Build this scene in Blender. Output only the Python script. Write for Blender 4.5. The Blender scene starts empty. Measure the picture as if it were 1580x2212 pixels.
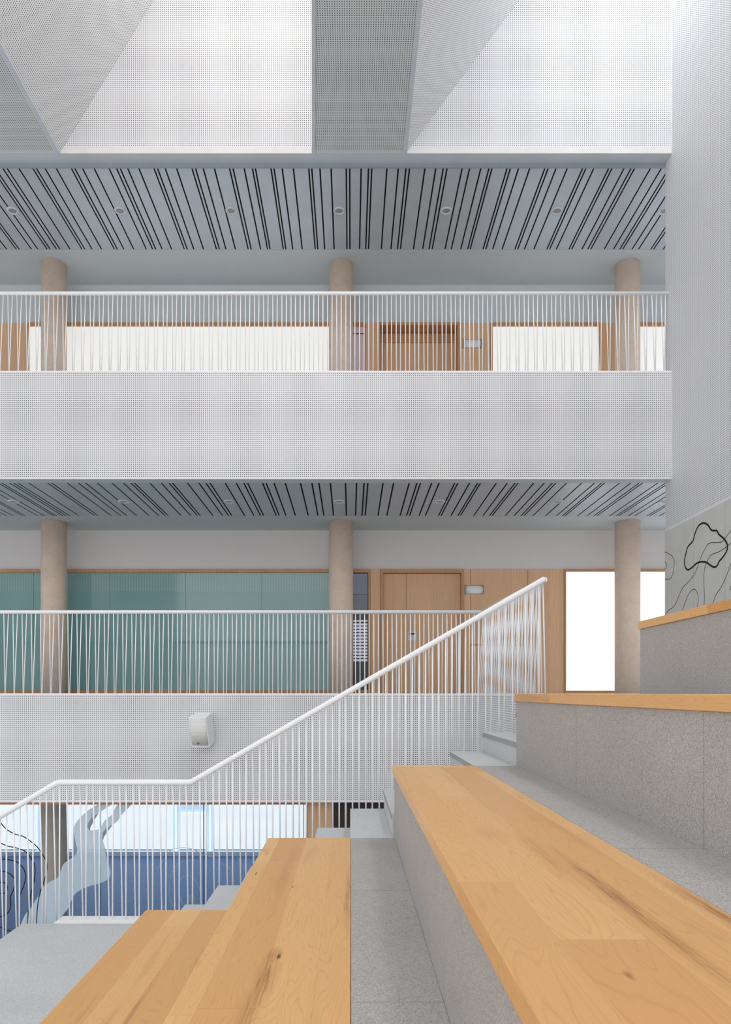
import bpy, bmesh, math, random
from mathutils import Vector, Matrix, Euler
random.seed(7)
scene = bpy.context.scene
COL = scene.collection

# ------------------------------------------------------------ camera, world, lights, exposure
F = 1580.0; VX = 758.0; VY = 1497.0           # focal length in px and the vanishing point of a 1580x2212 frame
cam_d = bpy.data.cameras.new('camera'); cam = bpy.data.objects.new('camera', cam_d); COL.objects.link(cam)
cam.location = (0, 0, 0); cam.rotation_euler = (math.pi/2, 0, 0)
cam_d.sensor_fit = 'VERTICAL'; cam_d.sensor_height = 36.0; cam_d.lens = 36.0*F/2212
cam_d.shift_x = (790-VX)/2212; cam_d.shift_y = (VY-1106)/2212
cam_d.clip_start = 0.05; cam_d.clip_end = 200
scene.camera = cam
scene.view_settings.view_transform = 'Standard'; scene.view_settings.look = 'None'
scene.view_settings.exposure = 0.32; scene.view_settings.gamma = 1.0
scene.view_settings.use_curve_mapping = False
scene.cycles.max_bounces = 10; scene.cycles.diffuse_bounces = 6; scene.cycles.transparent_max_bounces = 16

world = bpy.data.worlds.new('world'); scene.world = world; world.use_nodes = True
wn = world.node_tree.nodes; wl = world.node_tree.links
bg = wn['Background']
tc = wn.new('ShaderNodeTexCoord'); sp = wn.new('ShaderNodeSeparateXYZ'); wl.new(tc.outputs['Generated'], sp.inputs[0])
rp = wn.new('ShaderNodeValToRGB'); wl.new(sp.outputs['Z'], rp.inputs[0])
rp.color_ramp.elements[0].position = 0.0; rp.color_ramp.elements[0].color = (0.80, 0.80, 0.82, 1)
rp.color_ramp.elements[1].position = 0.75; rp.color_ramp.elements[1].color = (1.0, 1.02, 1.06, 1)
wl.new(rp.outputs[0], bg.inputs['Color']); bg.inputs['Strength'].default_value = 0.92

def area(name, loc, size, power, rot=(0, 0, 0), color=(1, 1, 1)):
    d = bpy.data.lights.new(name, 'AREA'); d.shape = 'RECTANGLE'; d.size, d.size_y = size
    d.energy = power; d.color = color
    o = bpy.data.objects.new(name, d); o.location = loc; o.rotation_euler = rot; COL.objects.link(o)
    return o
area('skylight_daylight', (-1.20, 5.2, 9.65), (1.2, 8.2), 88, color=(1.0, 0.985, 0.95))
area('skylight_daylight', (3.50, 5.2, 9.65), (1.1, 8.2), 125, color=(0.95, 0.98, 1.0))
area('skylight_daylight', (-7.5, 3.5, 9.5), (3.0, 9.0), 120, rot=(0, math.radians(-25), 0), color=(0.97, 0.985, 1.0))

area('hall_front_fill', (-2.0, -7.0, 2.5), (11, 7), 300, rot=(math.radians(90), 0, 0), color=(1.0, 0.99, 0.98))  # added fill light behind the camera, brightens surfaces facing it
area('ground_room_fill', (-4.0, 15.0, -1.48), (4.0, 4.0), 22, color=(0.95, 0.97, 1.0))  # added fill light, lifts the sill and blue floor of the room

# ------------------------------------------------------------ material helpers
def srgb(r, g, b):
    f = lambda c: (c/255/12.92) if c/255 <= 0.04045 else ((c/255+0.055)/1.055)**2.4
    return (f(r), f(g), f(b), 1)
class NT:
    def __init__(s, name, rough=0.6, spec=0.4):
        s.m = bpy.data.materials.new(name); s.m.use_nodes = True
        s.n = s.m.node_tree.nodes; s.l = s.m.node_tree.links
        s.b = s.n['Principled BSDF']; s.b.inputs['Roughness'].default_value = rough
        s.b.inputs['Specular IOR Level'].default_value = spec
        s._pos = None
    def put(s, sock, v):
        if isinstance(v, bpy.types.NodeSocket): s.l.new(v, sock)
        else: sock.default_value = v
    def pos(s):
        if s._pos is None:
            g = s.n.new('ShaderNodeNewGeometry'); q = s.n.new('ShaderNodeSeparateXYZ'); s.l.new(g.outputs['Position'], q.inputs[0])
            s._pos = (q.outputs[0], q.outputs[1], q.outputs[2])
        return s._pos
    def math(s, op, a, b=0.0, c=0.0):
        n = s.n.new('ShaderNodeMath'); n.operation = op
        for i, v in enumerate((a, b, c)):
            if i < len(n.inputs): s.put(n.inputs[i], v)
        return n.outputs[0]
    def vec(s, x, y, z=0.0):
        n = s.n.new('ShaderNodeCombineXYZ')
        for i, v in enumerate((x, y, z)): s.put(n.inputs[i], v)
        return n.outputs[0]
    def noise(s, v, scale, detail=2.0, rough=0.5, dist=0.0):
        n = s.n.new('ShaderNodeTexNoise'); s.put(n.inputs['Vector'], v); n.inputs['Scale'].default_value = scale
        n.inputs['Detail'].default_value = detail; n.inputs['Roughness'].default_value = rough; n.inputs['Distortion'].default_value = dist
        return n.outputs['Fac']
    def white(s, v):
        n = s.n.new('ShaderNodeTexWhiteNoise'); n.noise_dimensions = '3D'; s.put(n.inputs['Vector'], v); return n.outputs['Value']
    def voro(s, v, scale, out='Distance', feature='F1'):
        n = s.n.new('ShaderNodeTexVoronoi'); n.feature = feature; s.put(n.inputs['Vector'], v); n.inputs['Scale'].default_value = scale
        return n.outputs[out]
    def ramp(s, fac, stops):
        n = s.n.new('ShaderNodeValToRGB'); s.put(n.inputs[0], fac); e = n.color_ramp.elements
        while len(e) < len(stops): e.new(0.5)
        for k, (p, c) in enumerate(stops): e[k].position = p; e[k].color = c
        return n.outputs[0]
    def mix(s, fac, a, b, mode='MIX'):
        n = s.n.new('ShaderNodeMix'); n.data_type = 'RGBA'; n.blend_type = mode
        s.put(n.inputs[0], fac); s.put(n.inputs[6], a); s.put(n.inputs[7], b); return n.outputs[2]
    def color(s, c): s.put(s.b.inputs['Base Color'], c); return s
    def bump(s, h, strength=0.2, dist=0.002):
        n = s.n.new('ShaderNodeBump'); n.inputs['Strength'].default_value = strength; n.inputs['Distance'].default_value = dist
        s.put(n.inputs['Height'], h); s.l.new(n.outputs[0], s.b.inputs['Normal']); return s

def plain(name, c, rough=0.6, spec=0.4, var=0.04, metallic=0.0):
    t = NT(name, rough, spec); x, y, z = t.pos()
    n = t.noise(t.vec(x, y, z), 3.0, 3)
    dark = tuple(v*(1-var) for v in c[:3])+(1,); lite = tuple(min(1, v*(1+var)) for v in c[:3])+(1,)
    t.color(t.ramp(n, [(0.3, dark), (0.7, lite)])); t.b.inputs['Metallic'].default_value = metallic
    return t.m

def perforated(name, base, axes, pitch=0.025, rad=0.238, zs=1.0, lim=None, off=(0.0, 0.0)):
    """white acoustic board with a square grid of drilled round holes"""
    t = NT(name, 0.55, 0.3); p = dict(zip('XYZ', t.pos()))
    u = p[axes[0]]; v = p[axes[1]]
    if zs != 1.0: v = t.math('MULTIPLY', v, zs)
    fu = t.math('SUBTRACT', t.math('FRACT', t.math('DIVIDE', t.math('ADD', u, 100+off[0]), pitch)), 0.5)
    fv = t.math('SUBTRACT', t.math('FRACT', t.math('DIVIDE', t.math('ADD', v, 100+off[1]), pitch)), 0.5)
    d = t.math('SQRT', t.math('ADD', t.math('MULTIPLY', fu, fu), t.math('MULTIPLY', fv, fv)))
    hole = t.math('LESS_THAN', d, rad)
    if lim:                                  # undrilled margins
        for ax, lo, hi in lim:
            hole = t.math('MULTIPLY', hole, t.math('GREATER_THAN', p[ax], lo))
            hole = t.math('MULTIPLY', hole, t.math('LESS_THAN', p[ax], hi))
    n = t.noise(t.vec(p['X'], p['Y'], p['Z']), 1.3, 3)
    b = t.ramp(n, [(0.3, tuple(v*0.97 for v in base[:3])+(1,)), (0.7, base)])
    t.color(t.mix(hole, b, (0.035, 0.038, 0.042, 1)))
    return t.m

def terrazzo(name, base, contrast=1.0, joints=None, scale=150):
    t = NT(name, 0.62, 0.3); x, y, z = t.pos(); v = t.vec(x, y, z)
    c1 = t.voro(v, scale, 'Color'); q = t.n.new('ShaderNodeSeparateColor'); t.l.new(c1, q.inputs[0])
    fine = t.noise(v, scale*2.2, 2, 0.7)
    big = t.noise(v, 1.6, 4, 0.55)
    k = contrast
    g = lambda m: tuple(min(1, c*m) for c in base[:3])+(1,)
    speck = t.ramp(q.outputs[0], [(0.0, g(1-0.62*k)), (0.14, g(1-0.42*k)), (0.2, g(1-0.06*k)), (0.72, g(1+0.06*k)), (0.80, g(1+0.45*k)), (1.0, g(1+0.6*k))])
    c = t.mix(0.35, speck, t.ramp(fine, [(0.35, g(1-0.4*k)), (0.65, g(1+0.35*k))]))
    c = t.mix(1.0, c, t.ramp(big, [(0.3, (0.90, 0.90, 0.90, 1)), (0.7, (1.0, 1.0, 1.0, 1))]), 'MULTIPLY')
    if joints:
        per, off = joints
        f = t.math('FRACT', t.math('DIVIDE', t.math('ADD', y, 20*per-off+0.0015), per))
        j = t.math('LESS_THAN', f, 0.0028/per)
        c = t.mix(j, c, (0.16, 0.15, 0.14, 1))
    t.color(c); t.bump(fine, 0.15, 0.0006)
    return t.m

def maple(name, seed=0.0, marks=()):
    """solid maple staves running along Y: each stave its own tone and figure"""
    t = NT(name, 0.38, 0.42); x, y, z = t.pos()
    w = 0.183; L = 2.05
    xs = t.math('ADD', x, 10.0+seed-0.0)
    row = t.math('FLOOR', t.math('DIVIDE', xs, w))
    r1 = t.white(t.vec(row, 3.7+seed, 1.3))
    yy = t.math('ADD', t.math('ADD', y, 20.0), t.math('MULTIPLY', r1, 3.1))
    colm = t.math('FLOOR', t.math('DIVIDE', yy, L))
    rnd = t.white(t.vec(row, colm, 5.1+seed)); rnd2 = t.white(t.vec(colm, row, 9.7+seed))
    # figure: contour lines of a stretched height field
    ux = t.math('ADD', t.math('ADD', x, z), t.math('MULTIPLY', rnd, 7.0))
    uy = t.math('ADD', y, t.math('MULTIPLY', rnd2, 11.0))
    h = t.noise(t.vec(t.math('MULTIPLY', ux, 7.5), t.math('MULTIPLY', uy, 0.75), rnd), 1.0, 2.0, 0.4, 0.25)
    wig = t.noise(t.vec(t.math('MULTIPLY', ux, 38), t.math('MULTIPLY', uy, 9), rnd2), 1.0, 2.0, 0.5)
    hh = t.math('ADD', t.math('MULTIPLY', h, 26.0), t.math('MULTIPLY', wig, 0.55))
    fr = t.math('FRACT', hh)
    line = t.math('SMOOTH_MIN', 1.0, t.math('MULTIPLY', t.math('ABSOLUTE', t.math('SUBTRACT', fr, 0.5)), 7.0), 0.2)
    fib = t.noise(t.vec(t.math('MULTIPLY', ux, 260), t.math('MULTIPLY', uy, 5.0), rnd), 1.0, 3.0, 0.6)
    base = t.ramp(rnd, [(0.0, srgb(214, 160, 100)), (0.35, srgb(225, 174, 112)), (0.7, srgb(231, 184, 124)), (1.0, srgb(219, 166, 104))])
    c = t.mix(t.math('MULTIPLY', t.math('SUBTRACT', 1.0, line), 0.27), base, srgb(186, 126, 72))
    c = t.mix(0.5, c, t.ramp(fib, [(0.3, (0.90, 0.88, 0.85, 1)), (0.7, (1.04, 1.03, 1.02, 1))]), 'MULTIPLY')
    # heartwood streaks
    st = t.noise(t.vec(t.math('MULTIPLY', ux, 11.0), t.math('MULTIPLY', uy, 0.55), t.math('ADD', rnd2, 4.0)), 1.0, 3.0, 0.5, 0.4)
    sf = t.math('MULTIPLY', t.math('SUBTRACT', st, 0.60), 4.5)
    c = t.mix(t.math('MULTIPLY', t.math('MAXIMUM', t.math('MINIMUM', sf, 1.0), 0.0), 0.5), c, srgb(160, 104, 58))
    # rare knots and pin marks
    kd = t.voro(t.vec(t.math('MULTIPLY', x, 1.0), t.math('MULTIPLY', y, 0.45), z), 2.1)
    kn = t.math('LESS_THAN', kd, 0.022)
    c = t.mix(t.math('MULTIPLY', kn, 0.8), c, srgb(92, 52, 26))
    ring = t.math('MAXIMUM', t.math('SUBTRACT', 1.0, t.math('MULTIPLY', kd, 9.0)), 0.0)
    c = t.mix(t.math('MULTIPLY', ring, 0.55), c, srgb(176, 114, 62))
    wob = t.math('MULTIPLY', t.math('SUBTRACT', t.noise(t.vec(t.math('MULTIPLY', x, 7.0), t.math('MULTIPLY', y, 2.2), 2.0), 1.0, 3.0, 0.55), 0.5), 0.9)
    for (cx, cy, rx_, ry_, st_, cc) in marks:        # natural streaks, a knot, small pin marks
        dx = t.math('DIVIDE', t.math('SUBTRACT', x, cx), rx_); dy = t.math('DIVIDE', t.math('SUBTRACT', y, cy), ry_)
        if rx_ > 0.012: dx = t.math('ADD', dx, wob)
        dd = t.math('SQRT', t.math('ADD', t.math('MULTIPLY', dx, dx), t.math('MULTIPLY', dy, dy)))
        c = t.mix(t.math('MULTIPLY', t.math('MAXIMUM', t.math('SUBTRACT', 1.0, dd), 0.0), t.math('MULTIPLY', t.math('POWER', t.math('MULTIPLY', fib, 1.75), 3.0), st_)), c, cc)
    # glue lines
    fx = t.math('FRACT', t.math('DIVIDE', xs, w)); fy = t.math('FRACT', t.math('DIVIDE', yy, L))
    g = t.math('MAXIMUM', t.math('LESS_THAN', fx, 0.007), t.math('LESS_THAN', fy, 0.0012))
    c = t.mix(t.math('MULTIPLY', g, 0.30), c, srgb(150, 98, 52))
    t.color(c)
    return t.m

def oak(name, c1, c2, rough=0.5):
    t = NT(name, rough, 0.35); x, y, z = t.pos()
    u = t.math('ADD', x, t.math('MULTIPLY', y, 0.7))
    f = t.noise(t.vec(t.math('MULTIPLY', u, 75), t.math('MULTIPLY', z, 2.2), 1.0), 1.0, 4, 0.6)
    pl = t.white(t.vec(t.math('FLOOR', t.math('DIVIDE', u, 0.16)), 2.0, 3.0))
    c = t.ramp(f, [(0.3, c1), (0.7, c2)])
    c = t.mix(1.0, c, t.ramp(pl, [(0, (0.94, 0.94, 0.94, 1)), (1, (1.03, 1.03, 1.03, 1))]), 'MULTIPLY')
    t.color(c); return t.m

def concrete():
    t = NT('column_concrete', 0.75, 0.25); x, y, z = t.pos(); v = t.vec(x, y, z)
    n = t.noise(v, 5, 5, 0.6); n2 = t.noise(v, 60, 3, 0.6)
    c = t.ramp(n, [(0.25, srgb(216, 192, 173)), (0.55, srgb(228, 207, 188)), (0.8, srgb(236, 218, 201))])
    c = t.mix(0.3, c, t.ramp(n2, [(0.3, srgb(200, 176, 162)), (0.7, srgb(238, 218, 204))]))
    pit = t.math('LESS_THAN', t.voro(v, 9.0), 0.045)
    c = t.mix(t.math('MULTIPLY', pit, 0.7), c, srgb(92, 74, 64))
    t.color(c); t.bump(n2, 0.2, 0.001); return t.m

def emissive(name, col, strength, rough=0.25, base=(0.7, 0.7, 0.7, 1)):
    t = NT(name, rough, 0.4); t.color(base)
    x, y, z = t.pos(); n = t.noise(t.vec(x, y, z), 0.7, 2)
    c = t.ramp(n, [(0.3, tuple(v*0.97 for v in col[:3])+(1,)), (0.7, col)])
    t.put(t.b.inputs['Emission Color'], c); t.b.inputs['Emission Strength'].default_value = strength
    return t.m

def clear_glass(name, tint=(0.96, 0.985, 0.985, 1), refl=0.09):
    m = bpy.data.materials.new(name); m.use_nodes = True; n = m.node_tree.nodes; l = m.node_tree.links; n.clear()
    o = n.new('ShaderNodeOutputMaterial'); tr = n.new('ShaderNodeBsdfTransparent'); tr.inputs[0].default_value = tint
    g = n.new('ShaderNodeBsdfGlossy'); g.inputs['Roughness'].default_value = 0.02
    mx = n.new('ShaderNodeMixShader'); fr = n.new('ShaderNodeFresnel'); fr.inputs[0].default_value = 1.4
    mu = n.new('ShaderNodeMath'); mu.operation = 'MULTIPLY'; mu.inputs[1].default_value = 0.8; l.new(fr.outputs[0], mu.inputs[0])
    l.new(mu.outputs[0], mx.inputs[0]); l.new(tr.outputs[0], mx.inputs[1]); l.new(g.outputs[0], mx.inputs[2]); l.new(mx.outputs[0], o.inputs[0])
    return m

def film(name, col, fac):
    m = bpy.data.materials.new(name); m.use_nodes = True; n = m.node_tree.nodes; l = m.node_tree.links; b = n['Principled BSDF']
    o = n['Material Output']; tr = n.new('ShaderNodeBsdfTransparent'); mx = n.new('ShaderNodeMixShader'); mx.inputs[0].default_value = fac
    b.inputs['Base Color'].default_value = col; b.inputs['Roughness'].default_value = 0.6
    l.new(tr.outputs[0], mx.inputs[1]); l.new(b.outputs[0], mx.inputs[2]); l.new(mx.outputs[0], o.inputs[0])
    return m

M = {}
PW = srgb(236, 236, 238)
M['perf_front'] = perforated('perforated_board_facing', PW, 'XZ', off=(0.006, 0.004))
M['perf_mid'] = perforated('perforated_board_middle', PW, 'XZ', lim=[('Z', -1.385, -0.035)], off=(0.006, 0.004))
M['perf_up'] = perforated('perforated_board_upper', PW, 'XZ', lim=[('Z', 2.775, 4.115)], off=(0.006, 0.004))
M['perf_well'] = perforated('perforated_board_skylight', PW, 'XZ', lim=[('Z', 6.985, 99)], off=(0.006, 0.004))
M['perf_side'] = perforated('perforated_board_side', PW, 'YZ', off=(0.0, 0.004))
M['perf_wall'] = perforated('perforated_board_wall', PW, 'YZ', lim=[('Z', 2.135, 99)], off=(0.0, 0.004))
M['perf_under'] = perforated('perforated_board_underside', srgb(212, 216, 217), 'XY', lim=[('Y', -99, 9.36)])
M['perf_slant_a'] = perforated('perforated_board_slope', PW, 'YZ', zs=1.174)
M['perf_slant_b'] = perforated('perforated_board_slope_steep', PW, 'YZ', zs=1.244)
M['white'] = plain('white_paint', srgb(226, 224, 222), 0.7)
M['trim_grey'] = plain('grey_edge_trim', srgb(196, 204, 210), 0.5)
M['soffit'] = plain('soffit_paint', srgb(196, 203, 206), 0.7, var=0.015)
M['plenum'] = plain('black_ceiling_void', srgb(12, 12, 13), 0.9)
M['slat'] = plain('pale_metal_slats', srgb(186, 196, 206), 0.42, 0.5, metallic=0.25)
M['wall'] = plain('wall_paint', srgb(216, 212, 210), 0.8, var=0.015)
M['panelpaint'] = plain('wall_panel_paint', srgb(206, 207, 203), 0.5)
M['ink'] = plain('black_ink', srgb(8, 8, 8), 0.6)
M['rail'] = plain('white_railing_enamel', srgb(244, 244, 245), 0.3, 0.5, var=0.01)
M['stone'] = terrazzo('granite_tread', srgb(174, 171, 168), 0.75, joints=(1.34, 5.05), scale=290)
M['stone_step'] = terrazzo('granite_stair_tread', srgb(198, 200, 201), 0.40, scale=190)
M['stone_nose'] = terrazzo('granite_step_nosing', srgb(158, 160, 160), 0.40, scale=190)
BR = srgb(150, 96, 52); DK = srgb(70, 38, 18); MD = srgb(184, 126, 74)
marks = {1: [(-0.36, 4.0, 0.04, 0.9, 0.6, MD), (-0.30, 2.55, 0.05, 0.30, 0.9, BR), (-0.274, 2.775, 0.012, 0.035, 1.6, DK), (-0.29, 2.80, 0.035, 0.10, 0.8, BR), (-0.33, 2.28, 0.05, 0.20, 0.6, BR),
             (-0.016, 3.6, 0.018, 0.7, 0.8, BR), (-0.30, 3.77, 0.006, 0.03, 1.5, DK), (-0.52, 4.55, 0.006, 0.05, 1.4, DK), (-0.525, 4.05, 0.006, 0.05, 1.4, DK), (-0.12, 1.9, 0.05, 0.5, 0.4, MD)],
         2: [(0.655, 1.75, 0.030, 0.75, 1.0, BR), (0.60, 2.3, 0.045, 0.55, 0.6, MD), (0.835, 1.65, 0.035, 0.45, 0.9, BR), (0.50, 2.6, 0.07, 0.22, 0.5, MD), (0.495, 1.30, 0.010, 0.03, 1.0, BR), (0.78, 2.6, 0.03, 0.5, 0.5, MD)],
         0: [(-1.02, 3.0, 0.022, 1.2, 0.8, BR), (-1.05, 3.02, 0.006, 0.05, 1.5, DK), (-1.25, 2.7, 0.05, 0.5, 0.5, MD)], 3: [], 4: []}
for i in range(5): M['maple%d' % i] = maple('maple_staves_%s' % 'abcde'[i], seed=i*0.37, marks=marks[i])
M['oak'] = oak('oak_veneer', srgb(214, 170, 132), srgb(228, 187, 150))
M['oak_dark'] = oak('oak_door_veneer', srgb(212, 168, 132), srgb(226, 185, 148))
M['oak_trim'] = oak('oak_frame', srgb(184, 136, 98), srgb(204, 156, 114))
M['gap'] = plain('shadow_joint', srgb(70, 46, 32), 0.8)
M['column'] = concrete()
M['teal'] = None
M['cream_glass'] = emissive('backlit_frosted_glass', (0.93, 0.93, 0.885, 1), 0.43)
M['bright_glass'] = emissive('sunlit_frosted_glass', (1.0, 0.985, 0.98, 1), 0.80)
M['blind'] = emissive('daylit_roller_blind', (0.93, 0.965, 1.0, 1), 0.66, 0.8)
M['bluelight'] = emissive('daylit_blue_glass', (0.42, 0.64, 0.90, 1), 0.62, 0.3)
M['blue_floor'] = None
M['steel'] = plain('brushed_steel', srgb(150, 150, 146), 0.35, 0.5, metallic=0.8)
M['sign'] = plain('satin_aluminium_sign', srgb(232, 234, 238), 0.35, 0.5)
M['dark'] = plain('dark_brown_panel', srgb(58, 44, 42), 0.5)
M['darkgrey'] = plain('dark_room_glass', srgb(54, 58, 62), 0.3)
M['lens'] = plain('frosted_lamp_lens', srgb(150, 150, 154), 0.4)
M['lamp_ring'] = plain('white_lamp_ring', srgb(206, 208, 212), 0.4)
M['speaker'] = plain('white_speaker_shell', srgb(238, 238, 238), 0.45, var=0.01)
M['pinkwall'] = plain('pale_pink_wall', srgb(226, 205, 208), 0.8)
M['louvre'] = emissive('daylit_louvre', (0.50, 0.60, 0.88, 1), 0.22, 0.5)
M['glass'] = clear_glass('clear_glass')
M['glass_edge'] = plain('green_glass_edge', srgb(20, 110, 120), 0.2)
M['film'] = film('pale_blue_film', srgb(210, 228, 240), 0.68)
M['green_ink'] = plain('grey_green_line', srgb(150, 178, 160), 0.6)
def _teal():
    t = NT('teal_tinted_glass', 0.06, 0.5); x, y, z = t.pos()
    st = t.math('FRACT', t.math('MULTIPLY', x, 22.0))
    top = t.math('GREATER_THAN', z, 1.72)
    s = t.math('MULTIPLY', t.math('MULTIPLY', t.math('GREATER_THAN', st, 0.5), top), 0.5)  # reflected pleats painted into the glass colour as stripes along the top
    n = t.noise(t.vec(x, y, z), 0.6, 2)
    base = t.ramp(n, [(0.3, srgb(112, 154, 154)), (0.7, srgb(130, 168, 168))])
    c = t.mix(s, base, srgb(150, 176, 168))
    t.color(c); return t.m
M['teal'] = _teal()
def _sp():
    t = NT('speaker_grille_mesh', 0.5, 0.3); g = t.n.new('ShaderNodeTexCoord'); q = t.n.new('ShaderNodeSeparateXYZ'); t.l.new(g.outputs['Object'], q.inputs[0])
    fx = t.math('FRACT', t.math('MULTIPLY', q.outputs[0], 70)); fz = t.math('FRACT', t.math('MULTIPLY', q.outputs[2], 55))
    m = t.math('MULTIPLY', t.math('GREATER_THAN', fx, 0.45), t.math('GREATER_THAN', fz, 0.45))
    t.color(t.mix(m, srgb(214, 214, 210), srgb(240, 240, 236))); return t.m
M['grille'] = _sp()
def _bf():
    t = NT('blue_carpet', 0.5, 0.45); x, y, z = t.pos(); v = t.vec(x, t.math('MULTIPLY', y, 0.4), z)
    n = t.noise(v, 14, 4, 0.6)
    t.color(t.ramp(n, [(0.3, srgb(64, 108, 164)), (0.7, srgb(78, 124, 180))])); t.bump(n, 0.5, 0.01); return t.m
M['blue_floor'] = _bf()

# ------------------------------------------------------------ geometry helpers
class MB:
    def __init__(s): s.v = []; s.f = []; s.sm = []
    def box(s, x0, x1, y0, y1, z0, z1):
        b = len(s.v)
        s.v += [(x0,y0,z0),(x1,y0,z0),(x1,y1,z0),(x0,y1,z0),(x0,y0,z1),(x1,y0,z1),(x1,y1,z1),(x0,y1,z1)]
        s.f += [tuple(b+i for i in q) for q in ((0,3,2,1),(4,5,6,7),(0,1,5,4),(1,2,6,5),(2,3,7,6),(3,0,4,7))]
        s.sm += [False]*6; return s
    def prism(s, poly, axis, a, b, smooth=False):
        """extrude a polygon of 2-D points along an axis; the other two axes keep xyz order"""
        n = len(poly); k = len(s.v)
        def P(p, t):
            return {'X': (t, p[0], p[1]), 'Y': (p[0], t, p[1]), 'Z': (p[0], p[1], t)}[axis]
        s.v += [P(p, a) for p in poly]+[P(p, b) for p in poly]
        s.f += [tuple(k+i for i in range(n)), tuple(k+n+i for i in reversed(range(n)))]; s.sm += [False, False]
        for i in range(n):
            j = (i+1) % n; s.f.append((k+i, k+n+i, k+n+j, k+j)); s.sm.append(smooth)
        return s
    def tube(s, pts, r, n=12, closed=False):
        pts = [Vector(p) for p in pts]; k = len(s.v); m = len(pts)
        for i, p in enumerate(pts):
            a = pts[i-1] if i else (pts[-1] if closed else p); c = pts[(i+1) % m] if (i < m-1 or closed) else p
            d0 = (p-a).normalized() if (p-a).length > 1e-9 else None; d1 = (c-p).normalized() if (c-p).length > 1e-9 else None
            d = ((d0 or d1)+(d1 or d0)).normalized()
            up = Vector((0, 0, 1)) if abs(d.z) < 0.9 else Vector((0, 1, 0))
            e1 = d.cross(up).normalized(); e2 = d.cross(e1).normalized()
            sc = 1/max(0.5, d.dot(d1 or d0))
            for q in range(n):
                t = 2*math.pi*q/n; o = e1*math.cos(t)*r+e2*math.sin(t)*r
                s.v.append(tuple(p+o*(1 if n < 5 else 1)))
        for i in range(m-(0 if closed else 1)):
            j = (i+1) % m
            for q in range(n):
                q2 = (q+1) % n; s.f.append((k+i*n+q, k+i*n+q2, k+j*n+q2, k+j*n+q)); s.sm.append(True)
        if not closed:
            s.f += [tuple(k+q for q in reversed(range(n))), tuple(k+(m-1)*n+q for q in range(n))]; s.sm += [False, False]
        return s
    def build(s, name, mat, parent=None, bevel=0.0, at=(0, 0, 0)):
        me = bpy.data.meshes.new(name); a = Vector(at)
        me.from_pydata([tuple(Vector(v)-a) for v in s.v], [], s.f); me.validate(); me.update()
        for p, q in zip(me.polygons, s.sm): p.use_smooth = q
        bm = bmesh.new(); bm.from_mesh(me); bmesh.ops.recalc_face_normals(bm, faces=bm.faces); bm.to_mesh(me); bm.free()
        me.materials.append(mat)
        o = bpy.data.objects.new(name, me); o.location = at; COL.objects.link(o)
        if parent is not None:
            o.parent = parent; o.location = Vector(at)-world_loc(parent)
        if bevel:
            md = o.modifiers.new('edge', 'BEVEL'); md.width = bevel; md.segments = 2; md.limit_method = 'ANGLE'; md.harden_normals = False
        return o
def world_loc(o):
    v = Vector(o.location)
    while o.parent: o = o.parent; v = v+Vector(o.location)
    return v
def tag(o, label=None, cat=None, group=None, kind=None):
    if label: o['label'] = label
    if cat: o['category'] = cat
    if group: o['group'] = group
    if kind: o['kind'] = kind
    return o
def empty(name, loc=(0, 0, 0)):
    o = bpy.data.objects.new(name, None); o.location = loc; o.empty_display_size = 0.1; COL.objects.link(o); return o
def struct(name, mb, mat, parent=None, **k):
    o = mb.build(name, mat, parent, **k); o['kind'] = 'structure'; return o
def box(*a): return MB().box(*a)
def smooth_curve(pts, closed=False, sub=7):
    out = []; n = len(pts)
    rng = range(n if closed else n-1)
    for i in rng:
        p0 = pts[(i-1) % n] if (closed or i > 0) else pts[0]; p1 = pts[i]; p2 = pts[(i+1) % n]
        p3 = pts[(i+2) % n] if (closed or i+2 < n) else pts[-1]
        for k in range(sub):
            t = k/sub
            out.append(tuple(0.5*((2*p1[j])+(-p0[j]+p2[j])*t+(2*p0[j]-5*p1[j]+4*p2[j]-p3[j])*t*t+(-p0[j]+3*p1[j]-3*p2[j]+p3[j])*t**3) for j in (0, 1)))
    if not closed: out.append(tuple(pts[-1]))
    return out
def ribbon(mb, pts, w, plane, lo, hi, closed=False):
    """a drawn line of width w lying on a plane (X or Y constant), with a real thickness lo..hi"""
    n = len(pts); L = []; R = []
    for i in range(n):
        a = Vector(pts[(i-1) % n] if (closed or i) else pts[0]); b = Vector(pts[(i+1) % n] if (closed or i < n-1) else pts[-1])
        d = (b-a); d = d.normalized() if d.length else Vector((1, 0)); nn = Vector((-d.y, d.x))*w/2
        L.append(Vector(pts[i])+nn); R.append(Vector(pts[i])-nn)
    k = len(mb.v)
    for t in (lo, hi):
        for i in range(n):
            for q in (L[i], R[i]): mb.v.append((t, q[0], q[1]) if plane == 'X' else (q[0], t, q[1]))
    for i in range(n if closed else n-1):
        j = (i+1) % n
        a, b, c, d = k+2*i, k+2*i+1, k+2*j+1, k+2*j; o = 2*n
        mb.f += [(a, b, c, d), (a+o, d+o, c+o, b+o), (a, d, d+o, a+o), (b, b+o, c+o, c)]; mb.sm += [False]*4

# ------------------------------------------------------------ key dimensions (metres, eye at z = 0)
YF = 9.40            # balcony fronts
YS = 9.575           # behind the fascia
YL = 11.39           # end of the slatted ceiling
YW = 12.37           # back wall of the corridors
XR = 4.126           # right-hand wall
XL = -9.0; XE = 6.6
ZU = 4.140; ZC1 = 2.754; ZG = -4.14; ZC0 = -1.405
ZT = 6.936; ZC2 = 6.905
RISE = 0.1658; RUN = 0.2862
YB = 5.05; YE = 6.33
def XS(j): return 1.142-RUN*(j-2)
def ZJ(j): return -0.006-RISE*j
def wx(px, Y): return (px-VX)*Y/F
def wz(py, Y): return (VY-py)*Y/F

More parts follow.
